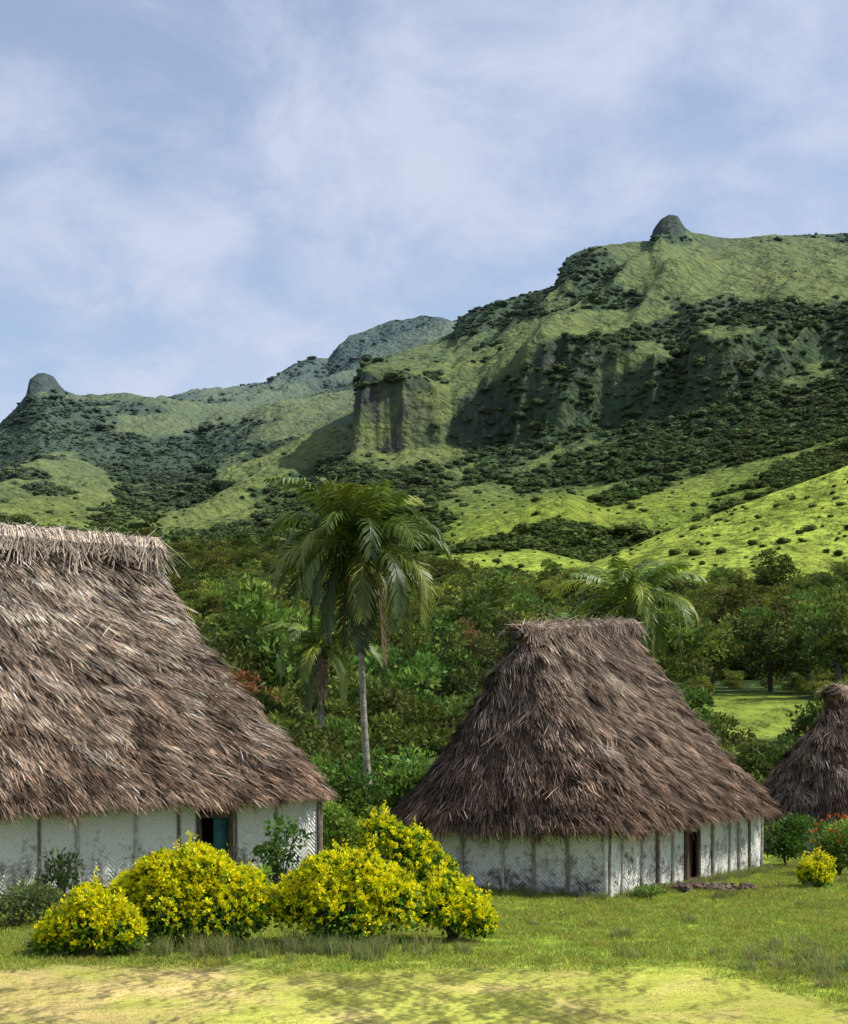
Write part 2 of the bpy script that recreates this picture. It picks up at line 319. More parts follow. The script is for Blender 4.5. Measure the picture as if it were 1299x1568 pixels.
def tree_proto(i,kind):
    b=Buf(); G=[(.085,.142,.024),(.105,.17,.028),(.058,.10,.022),(.145,.205,.032),(.115,.140,.03)]
    if kind=="near":
        bend=rng.normal(0,.04,2)
        tp=np.array([[0,0,-.03],[bend[0],bend[1],.25],[bend[0]*1.6,bend[1]*1.3,.55]])
        b.tube(tp,[.035,.026,.014],(.13,.11,.085),7)
        for k_ in range(6):
            a=rng.random()*6.28; p0=tp[1]+(tp[2]-tp[1])*rng.random()
            e=p0+np.array([math.cos(a)*.28,math.sin(a)*.28,.15+.2*rng.random()])
            b.tube([p0,(p0+e)/2+[0,0,.02],e],[.013,.009,.004],(.13,.11,.085),5)
        w=rng.uniform(.30,.48)
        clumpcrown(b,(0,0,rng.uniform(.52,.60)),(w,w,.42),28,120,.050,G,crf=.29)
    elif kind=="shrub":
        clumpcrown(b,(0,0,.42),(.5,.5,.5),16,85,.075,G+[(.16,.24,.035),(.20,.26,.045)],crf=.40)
    else:
        GF=[(.066,.104,.027),(.050,.084,.024),(.085,.125,.032)]
        for k_ in range(rng.integers(4,7)):
            a=rng.random()*6.28; rr=rng.uniform(0,.34); c0=np.array([math.cos(a)*rr,math.sin(a)*rr,rng.uniform(.12,.36)]); R=rng.uniform(.18,.30)
            th=np.linspace(0,np.pi,8); ph=np.linspace(0,2*np.pi,11,endpoint=False); T,Q=np.meshgrid(th,ph,indexing='ij')
            r_=R*(1+.16*rng.normal(size=T.shape)); r_[0]=R; r_[-1]=R
            g=c0+np.stack([r_*np.sin(T)*np.cos(Q),r_*np.sin(T)*np.sin(Q),.85*r_*np.cos(T)],-1)
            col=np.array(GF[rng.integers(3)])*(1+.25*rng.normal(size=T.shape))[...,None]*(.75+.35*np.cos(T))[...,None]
            b.grid(g[::-1],np.clip(col[::-1],.006,1),closed=True)
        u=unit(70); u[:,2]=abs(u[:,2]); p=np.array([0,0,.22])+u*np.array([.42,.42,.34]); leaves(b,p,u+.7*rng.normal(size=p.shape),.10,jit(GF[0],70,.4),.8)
    return b.obj("tree_kind_%s_%d"%(kind,i),M_leaffar if kind=="far" else M_leaf,smooth=False,link=False)
near=[tree_proto(i,"near") for i in range(7)]
shr=[tree_proto(i,"shrub") for i in range(5)]
farp=[tree_proto(i,"far") for i in range(7)]
def scatter(name,protos,xr,dr_,n,sfun,thr,sq=(.8,1.2),extra=None):
    x=rng.uniform(*xr,n); d=np.exp(rng.uniform(math.log(dr_[0]),math.log(dr_[1]),n))
    f=samp(FO,x,d); keep=rng.random(n)<np.clip((f-thr)*2.2,0.0,1)
    keep&=samp(knob,x,d)<.3
    if extra is not None: keep&=extra(x,d)
    x=x[keep]; d=d[keep]; m=len(x)
    z=samp(ZG,x,d); s=sfun(x,d,m)
    s=s*(1-.5*samp(crest,x,d))
    X=(x-CX)/F*d
    pts=np.stack([X,d,z-.08*s],1); rots=np.stack([rng.normal(0,.06,m),rng.normal(0,.06,m),rng.random(m)*6.28],1)
    wid=rng.uniform(*sq,m); scl=np.stack([s*wid,s*wid,s],1)
    return instancer(name,protos,pts,rots,scl,rng.integers(0,len(protos),m))
far_sz=lambda x,d,m: rng.lognormal(0,.45,m)*np.interp(d,[400,1000,2000,3000],[2.8,3.8,4.6,6.0])
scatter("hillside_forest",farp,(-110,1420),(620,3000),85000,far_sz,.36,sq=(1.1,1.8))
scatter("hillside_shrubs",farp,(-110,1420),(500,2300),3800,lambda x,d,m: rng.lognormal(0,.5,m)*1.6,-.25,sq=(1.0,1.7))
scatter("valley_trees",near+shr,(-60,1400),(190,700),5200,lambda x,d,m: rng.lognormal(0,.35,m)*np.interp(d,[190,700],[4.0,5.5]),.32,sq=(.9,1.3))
scatter("village_edge_shrubs",shr,(200,1400),(64,200),900,lambda x,d,m: rng.lognormal(0,.3,m)*1.7,.25,extra=lambda x,d:~((x>1040)&(x<1260)&(d>95)&(d<150)),sq=(.9,1.3))
TL=[(300,105,11.5),(345,120,9),(392,112,13.0),(430,95,6.5),(470,84,6),(520,78,5),(430,72,5.5),(470,68,5.2),(520,66,4.4),(600,68,5.2),(640,74,6),(690,80,6.5),(690,68,4.2),(735,92,7),(610,100,9),(660,120,9.5),(720,135,11),(560,92,7.5),(760,150,10),(1050,90,6.5),(1100,84,5.6),(1150,78,4.2),(1200,76,4.2),(1080,75,4.4),(1250,88,6),(1290,80,5.5),(1340,84,6),(1180,165,9),(1090,170,8),(1240,160,10),(1290,150,10),(1030,150,9),(980,160,9),(1130,200,11),(1200,210,12),(1275,200,12),(1060,210,10),(1330,180,12),(800,170,9),(850,190,9),(360,90,6),(320,84,6.5),(380,75,6.5),(400,66,5.2),(240,110,11),(180,110,10),(660,90,5.5),(505,120,9),(450,130,10),(575,140,11),(280,80,7)]
for i,(x,d,h) in enumerate(TL):
    o=bpy.data.objects.new("broadleaf_tree",near[i%len(near)].data); scene.collection.objects.link(o)
    X=W(x,d); o.location=(X,d,gz(X,d)-.1); o.scale=(h*rng.uniform(.85,1.15),h*rng.uniform(.85,1.15),h); o.rotation_euler=(0,0,rng.random()*6.28)
# ---------------------------------------------------------------- grass
def tuft(i,n,R,h,w,cols,lean=.35):
    b=Buf(); a=rng.random(n)*6.28; r=R*np.sqrt(rng.random(n)); p=np.stack([r*np.cos(a),r*np.sin(a),np.full(n,-.01)],1)
    hh=h*rng.uniform(.5,1.2,n)[:,None]; th=rng.random(n)*6.28; s=np.stack([np.cos(th),np.sin(th),0*th],1)*w/2
    l=rng.normal(0,lean,(n,2))*hh; up=np.array([0,0,1.])
    m=p+up*hh*.55+np.concatenate([l*.3,0*hh],1); t=p+up*hh*.95+np.concatenate([l,0*hh],1)
    c=np.array(cols)[rng.integers(len(cols),size=n)]*rng.uniform(.7,1.25,(n,1))
    b.quads(np.stack([p-s,p+s,m+s*.8,m-s*.8],1),c*.95); b.quads(np.stack([m-s*.8,m+s*.8,t+s*.1,t-s*.1],1),c)
    return b.obj("grass_kind_%d"%i,M_grass,link=False)
def grass(name,kinds,xr,dr_,n,sf,mask):
    d=np.sqrt(rng.uniform(dr_[0]**2,dr_[1]**2,n)); x=rng.uniform(*xr,n); X=W(x,d)
    kp=mask(x,X,d); x=x[kp];d=d[kp];X=X[kp];m=len(x); z=samp(ZG,x,d); s=sf(m)
    return instancer(name,kinds,np.stack([X,d,z],1),np.stack([0*X,0*X,rng.random(m)*6.28],1),np.stack([s**.5,s**.5,s],1),rng.integers(0,len(kinds),m))
mw=lambda x,d:samp(mowm,x,d)
k_mow=[tuft(i,20,.28,.024,.011,[(.46,.50,.09),(.56,.50,.18),(.36,.44,.06)],.9) for i in range(3)]
k_lush=[tuft(10+i,44,.26,.08,.013,[(.26,.39,.045),(.36,.45,.07),(.20,.31,.04),(.36,.37,.10)],.7) for i in range(3)]
k_tall=[tuft(20+i,70,.20,.38,.014,[(.20,.29,.06),(.28,.32,.12),(.15,.24,.04),(.38,.35,.20)],.35) for i in range(3)]
grass("mown_lawn",k_mow,(-60,1360),(20,29.5),6500,lambda m:rng.uniform(.5,1.4,m),lambda x,X,d:(mw(x,d)>.5*rng.random(len(x))+.2))
def hutmask(X,d): return ((X>-1.2)&(d>40.5+np.maximum(0,(X-4.55))*1.62+np.maximum(0,4.55-X)*.72))|((X<-3)&(d>45.2+(X+2.85)*.62))
grass("meadow_grass",k_lush,(-60,1360),(24,58),18000,lambda m:rng.uniform(.4,1.6,m),lambda x,X,d:(mw(x,d)<.9*rng.random(len(x)))&~hutmask(X,d))
grass("tall_grass",k_tall,(-60,1360),(24,50),3400,lambda m:rng.uniform(.3,.75,m),lambda x,X,d:(mw(x,d)<.1)&~hutmask(X,d)&((fbm(X/1.2,d/1.2,2)>.38)|((x>1130)&(d<31)&(rng.random(len(x))<.6))))
def strip(name,pts,h):
    n=len(pts); X=np.array([p[0] for p in pts]);Y=np.array([p[1] for p in pts])
    s=rng.uniform(.6,1.2,n)*h; return instancer(name,k_tall,np.stack([X,Y,0*X],1),np.stack([0*X,0*X,rng.random(n)*6.28],1),np.stack([s*.7,s*.7,s],1),rng.integers(0,3,n))
pp=[]
for i in range(200):
    x=rng.uniform(40,740); d=30.0+.5*rng.normal()*.8-.3
    if 420<x<600 or 280<x<350 or rng.random()<.3: pp.append((W(x,d),d))
strip("grass_fringe",pp,.95)
pp=[]
for i in range(420):
    t_=rng.random()
    if t_<.55: q=rng.random(); pp.append((4.75+5.75*q+rng.normal(0,.2)+.25,40.3+9.3*q+rng.normal(0,.15)-.2))
    elif t_<.75: q=rng.random(); pp.append((4.5-4.6*q,40.0+3.1*q+rng.normal(0,.15)))
    else: q=rng.random(); pp.append((-10.4+7.7*q+.3,39.2+4.8*q+rng.normal(0,.2)))
strip("wall_foot_grass",pp,.55)
# ---------------------------------------------------------------- huts
def hut(C,ang,Lh,Wh,r0,r1,zr0,zr1,ze,over,wallh,zb,nclump,lightc,darkc,hp,doors,wmat,capcol,posts=1.0,lift=(0,0),capR=.32,doorcol=(.03,.10,.12)):
    par=empty("thatched_hut")
    dx,dy=math.cos(ang),math.sin(ang); A=np.array([dx,dy,0]); B=np.array([-dy,dx,0]); C=np.array([C[0],C[1],0.])
    Le=Lh+over; We=Wh+over
    def S(p,v):
        p=np.asarray(p,float)%1.0; v=np.asarray(v,float)
        h=np.clip(v,0,2)**hp
        sA=r0+( -Le-r0)*h; sB=r1+(Le-r1)*h; w=.22+(We-.22)*h
        r=np.minimum(w*.98,.2+.15*w+1.15*h)
        a=np.maximum(sB-sA-2*r,.01); b_=np.maximum(2*w-2*r,.0); q=r*np.pi/2
        T=2*a+2*b_+4*q; l=p*T
        s=np.zeros(np.broadcast(p,v).shape); t_=s.copy()
        segs=[a,q,b_,q,a,q,b_,q]; acc=0*T
        for i,sg in enumerate(segs):
            m=(l>=acc)&(l<=acc+sg+1e-9); x=l-acc
            th=x/np.maximum(r,1e-6)
            if i==0: ns,nt=sA+r+x,-w
            elif i==1: ns,nt=sB-r+r*np.sin(th),-w+r-r*np.cos(th)
            elif i==2: ns,nt=sB,-w+r+x
            elif i==3: ns,nt=sB-r+r*np.cos(th),w-r+r*np.sin(th)
            elif i==4: ns,nt=sB-r-x,w
            elif i==5: ns,nt=sA+r-r*np.sin(th),w-r+r*np.cos(th)
            elif i==6: ns,nt=sA,w-r-x
            else: ns,nt=sA+r-r*np.cos(th),-w+r-r*np.sin(th)
            s=np.where(m,ns,s); t_=np.where(m,nt,t_); acc=acc+sg
        zr=zr0+(zr1-zr0)*np.clip((s-r0)/(r1-r0),0,1)
        zee=ze+np.interp(s,[-Le,Le],lift)
        z=zr-(zr-zee)*v
        bmp=(.28*fbm(s*.7+C[0],z*.9+t_*.5,3)+.03*np.sin(v*17*2*np.pi+5*fbm(s*.7,t_*.7,2)))*ss(v,0,.15)
        k2=1+bmp/np.maximum(w,.5)
        z=z+(.15*fbm(s*.6+t_*.6,z*.3+7,2)+.10*fbm(s*2.1+t_*2.1,3+0*s,2))*ss(v,.6,1)
        sc=(sA+sB)/2
        s=sc+(s-sc)*(1+bmp/np.maximum((sB-sA)/2,.5)); t_=t_*k2
        return C+s[...,None]*A+t_[...,None]*B+z[...,None]*np.array([0,0,1.])
    NV=70; NP=300
    vv=np.linspace(0,1,NV); pg,vg=np.meshgrid(np.linspace(0,1,NP,endpoint=False),vv)
    g=S(pg,vg)
    top=g[:1].copy()
    ctr=C+np.clip(((top-C)@A),r0+.1,r1-.1)[...,None]*A; ctr[...,2]=top[...,2]+.12
    e=g[-1:]; s_=((e-C)@A); t2=((e-C)@B)
    def inset(k_,dz):
        o=C+(s_*(1-k_/Le))[...,None]*A+(t2*(1-k_/We))[...,None]*B; o[...,2]=e[...,2]+dz; return o
    g=np.concatenate([ctr,g,inset(.06,-.10),inset(.30,-.12),inset(over+.35,.12)],0)
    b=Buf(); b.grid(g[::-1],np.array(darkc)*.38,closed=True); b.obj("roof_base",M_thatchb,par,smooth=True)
    b=Buf()
    def straw(p,v,n_per,ln,wd,lt,spread,colf,drop=0.0,off=.02,cl=.09):
        m=len(p)
        O=S(p,v); Tv=S(p,v+.02)-O; Tp=S(p+.002,v)-S(p-.002,v)
        Tv/=np.linalg.norm(Tv,axis=1,keepdims=True)+1e-9; Tp/=np.linalg.norm(Tp,axis=1,keepdims=True)+1e-9
        Nn=np.cross(Tp,Tv); Nn*=np.sign(Nn[:,2:3]+1e-9)
        Nn/=np.linalg.norm(Nn,axis=1,keepdims=True)+1e-9
        yaw=rng.normal(0,spread,(m,1)); lf=rng.uniform(*lt,(m,1)); tone=colf(v,p); of=off+rng.uniform(0,.07,(m,1))
        rep=lambda q:np.repeat(q,n_per,0); K=m*n_per
        O,Tv,Tp,Nn,yaw,lf,tone,of=map(rep,(O,Tv,Tp,Nn,yaw,lf,tone,of))
        o=O+Tp*rng.normal(0,cl,(K,1))+Tv*rng.normal(0,.08,(K,1))+Nn*(of+rng.uniform(0,.04,(K,1)))
        D=Tv+Tp*(yaw+rng.normal(0,.13,(K,1)))+Nn*(lf+rng.normal(0,.07,(K,1)))
        L_=ln*rng.uniform(.45,1.35,(K,1)); wv=Tp*wd*rng.uniform(.5,1.5,(K,1))/2
        mid=o+D*L_*.55; tip=mid+(D-Nn*lf*.5-np.array([0,0,1.])*(.08+drop))*L_*.45
        c=tone*rng.uniform(.5,1.35,(K,1))
        br=rng.random(K)<.10; c[br]*=rng.uniform(1.5,2.9,(br.sum(),1)); dk=rng.random(K)<.18; c[dk]*=.35
        c=np.clip(c,.01,.75)
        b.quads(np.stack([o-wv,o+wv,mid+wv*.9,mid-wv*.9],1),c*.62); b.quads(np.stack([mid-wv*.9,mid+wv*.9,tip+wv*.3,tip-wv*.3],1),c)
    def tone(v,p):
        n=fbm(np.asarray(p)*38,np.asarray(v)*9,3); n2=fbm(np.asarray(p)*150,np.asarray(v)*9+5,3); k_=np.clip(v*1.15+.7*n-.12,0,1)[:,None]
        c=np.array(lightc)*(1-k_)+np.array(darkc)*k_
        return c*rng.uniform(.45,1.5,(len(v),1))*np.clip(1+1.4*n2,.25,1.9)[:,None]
    v=np.clip(rng.random(nclump)**.62,0,.985); p=rng.random(nclump)
    ph=.8*fbm(p*30,p*0+2,2)
    v=(np.floor(v*17+ph)-ph+.75+rng.normal(0,.2,nclump))/17*.5+v*.5; v=np.clip(v,0.0,.985)
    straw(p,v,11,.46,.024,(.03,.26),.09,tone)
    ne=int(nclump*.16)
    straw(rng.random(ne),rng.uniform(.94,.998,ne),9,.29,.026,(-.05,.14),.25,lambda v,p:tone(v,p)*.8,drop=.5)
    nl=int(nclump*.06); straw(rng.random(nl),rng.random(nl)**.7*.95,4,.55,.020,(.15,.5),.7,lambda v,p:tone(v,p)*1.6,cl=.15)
    for _ in range(7):
        pc,vc=rng.random(),rng.uniform(.2,.9); nn=30
        straw(pc+rng.normal(0,.006,nn),np.clip(vc+rng.normal(0,.03,nn),0,.97),7,.45,.022,(.1,.4),.5,lambda v,p:np.repeat(np.array([[.42,.34,.26]]),len(v),0),off=.06)
    b.obj("roof_thatch",M_thatch,par)
    b=Buf(); Lr=r1-r0+.5; nr_=int(Lr*560); s=r0-.25+Lr*rng.random(nr_); sg=np.where(rng.random(nr_)<.5,-1.,1.)
    th0=rng.uniform(-.8,1.2,nr_); R=capR*(1+.45*fbm(s*1.3,s*0+3,3)); zr=zr0+(zr1-zr0)*np.clip((s-r0)/(r1-r0),0,1)
    def cp(th,ext):
        t_=R*np.sin(np.clip(th,-9,1.57)); z=zr-.02+R*.75*np.cos(np.clip(th,-9,1.57))
        return C+s[:,None]*A+(sg*(t_+ext*.36))[:,None]*B+(z-ext)[:,None]*np.array([0,0,1.])
    gsd=(fbm(s*2.2,sg*7,2)*1.2)[:,None]*A
    sd=rng.normal(0,.15,(nr_,1))*A+gsd*.30; rag=np.clip(.40+1.3*fbm(s*2.3,sg*3.1,3),.08,1.4)
    ex=rng.uniform(.05,1.0,nr_)**1.9*capR*2.0*rag
    p0=cp(th0,0); p1=cp(th0+.6,0); p2=cp(np.full(nr_,1.57),0*s)+.05*sg[:,None]*B; p3=cp(np.full(nr_,1.57),ex)+.07*sg[:,None]*B
    w_=A*.013; cc=np.array(capcol)*rng.uniform(.4,1.45,(nr_,1))*np.clip(1+.9*fbm(s*5,ex*4,2),.35,1.7)[:,None]
    n1=(rng.uniform(0,1,(nr_,1))**2*.12)*(np.array([0,0,1.])+sg[:,None]*B)
    q=[p0+n1,p1+n1+sd*.4,p2+n1+sd,p3+n1*.6+sd*2.2]
    for i in range(3): b.quads(np.stack([q[i]-w_,q[i]+w_,q[i+1]+w_,q[i+1]-w_],1),cc*(1,.92,.60)[i])
    m_=int(Lr*120); s2=r0-.3+Lr*rng.random(m_); zz=zr0+(zr1-zr0)*np.clip((s2-r0)/(r1-r0),0,1); aa=rng.uniform(-1.3,1.3,m_)
    o=C+s2[:,None]*A+(capR*np.sin(aa))[:,None]*B+(zz+capR*.8*np.cos(aa)+.03)[:,None]*np.array([0,0,1.])
    D=A*(rng.normal(0,.22,(m_,1)))+B*rng.normal(0,.25,(m_,1))+np.array([0,0,1.])*rng.normal(.0,.12,(m_,1)); ww=np.array([0,0,.012])+B*.008
    b.quads(np.stack([o-ww,o+ww,o+D+ww*.3,o+D-ww*.3],1),np.array(capcol)*rng.uniform(.5,1.5,(m_,1)))
    ns=60; s1=np.linspace(r0-.25,r1+.25,ns); zz=zr0+(zr1-zr0)*np.clip((s1-r0)/(r1-r0),0,1)
    rr=capR*(.93+.42*fbm(s1*1.3,s1*0+3,3)); rr[0]*=.6; rr[-1]*=.6
    b.tube(C+s1[:,None]*A+(zz-.05)[:,None]*np.array([0,0,1.]),rr,np.array(darkc)*.6,14)
    b.obj("ridge_cap",M_thatch,par)
    b=Buf()
    for sx,zz,sgn in ((r0-.25,zr0,-1),(r1+.25,zr1,1)):
        p=C+sx*A+np.array([0,0,zz-.1]); b.tube([p-A*sgn*.5,p+A*sgn*.30+[0,0,.02]],[.11,.10],(.040,.030,.024),10)
    b.obj("ridge_pole",M_wood,par)
    bw=Buf(); bp_=Buf(); uvs=[]
    sides=[((-Lh,-Wh),(Lh,-Wh),True),((Lh,-Wh),(Lh,Wh),False),((Lh,Wh),(-Lh,Wh),False),((-Lh,Wh),(-Lh,-Wh),False)]
    bd=Buf()
    for si,(a,c,fr) in enumerate(sides):
        a=np.array(a);c=np.array(c); Ln=np.linalg.norm(c-a); ax=(c-a)/Ln; on=np.array([ax[1],-ax[0]])
        AX=ax[0]*A+ax[1]*B; ON=on[0]*A+on[1]*B; O=C+a[0]*A+a[1]*B+np.array([0,0,zb])
        n=max(2,int(round(Ln/posts))); cuts=np.linspace(0,Ln,n+1); cuts[1:-1]+=rng.normal(0,.12,n-1); cuts=list(cuts)
        dl=[(x-.42,x+.42) for x in (doors if fr else [])]
        cuts=[x for x in cuts if not any(u-.15<x<w2+.15 for u,w2 in dl)]
        ev=sorted(cuts+[k_ for u in dl for k_ in u])
        for u,w2 in zip(ev[:-1],ev[1:]):
            if any(abs(u-q_[0])<1e-6 for q_ in dl):
                bd.box(O+AX*(u+(w2-u)*.52)-ON*.16,AX*(w2-u)*.48,ON*.05,np.array([0,0,wallh]),doorcol)
                bd.box(O+AX*u-ON*.9,AX*(w2-u)*.9,ON*.05,np.array([0,0,wallh]),(.02,.017,.014))  # near-black sheet set back in the doorway, painting the unlit interior
                bp_.box(O+AX*(u)+ON*.02+np.array([0,0,wallh-.16]),AX*(w2-u),ON*.07,np.array([0,0,.12]),(.10,.075,.055))
                bp_.box(O+AX*(u-.0)-ON*.10,AX*(w2-u),ON*.30,np.array([0,0,.10]),(.10,.075,.055))
                continue
            nu=7; uu=np.linspace(0,1,nu); zz2=np.linspace(0,1,5); UU,ZZ=np.meshgrid(uu,zz2)
            bul=(.05*np.sin(np.pi*UU)+.02*np.sin(np.pi*ZZ))*rng.uniform(.2,1.2)+.04*rng.normal()*ZZ*np.sin(np.pi*UU)
            hh=wallh+.35
            gg=O+(u+(w2-u)*UU)[...,None]*AX+bul[...,None]*ON+(ZZ*hh)[...,None]*np.array([0,0,1.])
            bw.grid(gg,(1,1,1)); off=rng.random()*.2
            uvs.append(np.stack([(u+(w2-u)*UU+si*13+off).ravel(),(ZZ*hh+rng.normal()*.08).ravel()],1))
        for u in ev:
            big=any(abs(u-k_)<1e-6 for q_ in dl for k_ in q_)
            lean=rng.normal(0,.05); r_=rng.uniform(.035,.058) if not big else .075
            c_=[(.50,.49,.44),(.40,.37,.31),(.24,.20,.15)][rng.integers(3)] if not big else (.11,.08,.06)
            p=O+AX*u+ON*.05
            bp_.tube([p-[0,0,.1],p+AX*lean*.5+np.array([0,0,wallh*.5]),p+AX*lean+np.array([0,0,wallh+.3])],[r_*1.1,r_,r_*.85],np.array(c_)*rng.uniform(.7,1.1),8)
    wo=bw.obj("woven_walls",wmat,par,smooth=True)
    uvl=wo.data.uv_layers.new(name="UVMap"); U=np.concatenate(uvs); li=np.zeros(len(wo.data.loops),np.int32); wo.data.loops.foreach_get("vertex_index",li)
    uvl.data.foreach_set("uv",U[li].astype(np.float32).ravel())
    bp_.obj("wall_posts",M_wood,par)
    if bd.n: bd.obj("door_and_dark_backing",M_wood,par)
    return par
aR=math.atan2(.85,.526); Ax=np.array([.526,.85]); Bx=np.array([-.85,.526])
cR=np.array([4.55,40.4])+Ax*5.45+Bx*3.0
hut(cR,aR,5.45,3.0,-4.2,2.2,6.75,7.30,1.78,.65,1.55,0,9500,(.27,.20,.15),(.165,.105,.070),1.22,[5.4],M_wallR,(.33,.25,.195),posts=.95,lift=(.0,.12),capR=.24,doorcol=(.06,.03,.022))
aL=math.atan2(.53,.85); Ax=np.array([.85,.53]); Bx=np.array([-.53,.85])
LL=8.0
cL=np.array([-2.85,44.3])-Ax*LL+Bx*4.0
hut(cL,aL,LL,4.0,-5.2,4.6,9.35,9.22,2.20,.65,2.05,0,17000,(.47,.37,.275),(.235,.155,.105),1.25,[12.9],M_wallL,(.54,.44,.34),posts=1.35,lift=(-.1,.30),capR=.50,doorcol=(.035,.11,.13))
aT=math.atan2(.80,.60)
cT=np.array([W(1335,60),60.])
hut(cT,aT,4.6,2.8,-3.4,2.2,5.6,5.7,1.15,.6,1.0,0,5500,(.30,.215,.155),(.19,.12,.085),1.2,[3.0],M_wallR,(.40,.30,.22),capR=.30,doorcol=(.035,.025,.02))
# ---------------------------------------------------------------- palms
def palm(x,d,zc,R,nf,base_z,trunk=.17,lean=.25,dead=2,seed=1,br=1.0):
    r=np.random.default_rng(seed); par=empty("coconut_palm"); X=W(x,d)
    top=np.array([X,d,zc]); bs=np.array([X+lean,d+.1,base_z-.2])
    tt=np.linspace(0,1,60)[:,None]; pts=bs+(top-bs)*tt; pts[:,0]-=lean*.5*np.sin(tt[:,0]*np.pi)*.6
    rad=trunk*(1.25-.55*tt[:,0]**.5)*(1+.05*(np.arange(60)%2)); rad[:4]*=[1.5,1.35,1.2,1.1]
    b=Buf(); g=.8+.3*r.random(62); c=np.repeat((np.array([.27,.25,.21])[None]*g[:,None])[:,None],10,1)
    b.tube(pts,rad,c,10); b.obj("trunk",M_bark,par,smooth=True)
    b=Buf()
    for i in range(12):
        a=i*.63+r.random()*.3; c_=top+np.array([math.cos(a)*.26,math.sin(a)*.26,-.28-.25*r.random()]); th=np.linspace(0,np.pi,7)
        b.tube(c_+np.stack([0*th,0*th,.15*np.cos(th)],1),.115*np.sin(th)+.004,(.10,.11,.03) if i%3 else (.16,.10,.04),8)
    b.obj("coconuts",M_leafp,par,smooth=True)
    b=Buf()
    for i in range(nf):
        dd=i>=nf-dead
        q=(i+.5)/nf; az=i*2.399+r.normal(0,.25); el=math.radians(72-116*q**1.0+r.normal(0,8)); L=R*(1.05-.30*abs(q-.5))*r.uniform(.82,1.12)
        if q<.18: L*=.80
        if dd: el=math.radians(-60)
        K=26; sg=L/K; e=el; p=top+np.array([0,0,.05]); h=np.array([math.cos(az),math.sin(az),0]); pl=[p]; tg=[]
        bend=math.radians(r.uniform(55,110))*(.7+.6*math.cos(max(e,-.5)))*(.70+.5*min(1,q*2.2))
        for k_ in range(K):
            e-=bend/K*(.15+1.7*k_/K)
            e=max(e,-1.5); dvv=h*math.cos(e)+np.array([0,0,math.sin(e)]); p=p+dvv*sg; pl.append(p); tg.append(dvv)
        pl=np.array(pl); tg=np.array(tg+[tg[-1]])
        gcol=br*np.array([(.08,.13,.020),(.12,.18,.026),(.055,.095,.018),(.17,.21,.03)][r.integers(4)])*(1.4-.85*q)
        if dd: gcol=np.array([.17,.12,.07])
        b.tube(pl,np.linspace(.045,.012,len(pl)),gcol*np.array([1.9,1.6,1.4]),5)
        side=np.cross(h,[0,0,1.]); tl=r.normal(0,.35)
        side=side*math.cos(tl)+np.array([0,0,1.])*math.sin(tl)
        for sgn in (-1,1):
            m=38; uu=np.linspace(.10,1,m); u=np.clip(uu+r.normal(0,.004,m),0,.999)*(len(pl)-1); i0=u.astype(int); fr=(u-i0)[:,None]
            o=pl[i0]*(1-fr)+pl[np.minimum(i0+1,len(pl)-1)]*fr; T=tg[i0]
            ll=(R*.25*np.sin(np.pi*(.16+.78*uu))**.6*r.uniform(.8,1.1,m))[:,None]
            up=np.cross(side*1.0,T); up*=np.sign(up[:,2:3]+1e-6)
            D=side*sgn*.72+T*.68+up*.20-np.array([0,0,1.])*r.uniform(.15,.5,(m,1))+r.normal(0,.04,(m,3)); D/=np.linalg.norm(D,axis=1,keepdims=True)
            mid=o+D*ll*.5; D2=D-np.array([0,0,1.])*r.uniform(.4,.9,(m,1)); D2/=np.linalg.norm(D2,axis=1,keepdims=True); tip=mid+D2*ll*.5
            w_=T*.050*R/3.4
            cc=gcol*r.uniform(.75,1.3,(m,1))
            b.quads(np.stack([o-w_*.6,o+w_*.6,mid+w_,mid-w_],1),cc*.85); b.quads(np.stack([mid-w_,mid+w_,tip+w_*.1,tip-w_*.1],1),cc*1.1)
    b.obj("fronds",M_palm,par)
    return par
palm(552,58,Zp(840,58),4.2,48,0,.135,.50,3,5)
palm(962,63,Zp(925,63),3.4,30,0,.14,.1,1,8,1.25)
palm(890,72,Zp(975,72),2.6,18,0,.14,-.2,1,12,1.2)
palm(490,74,Zp(990,74),3.1,24,0,.14,.2,2,21,1.2)
palm(835,84,Zp(1000,84),2.4,14,0,.14,.2,0,31)
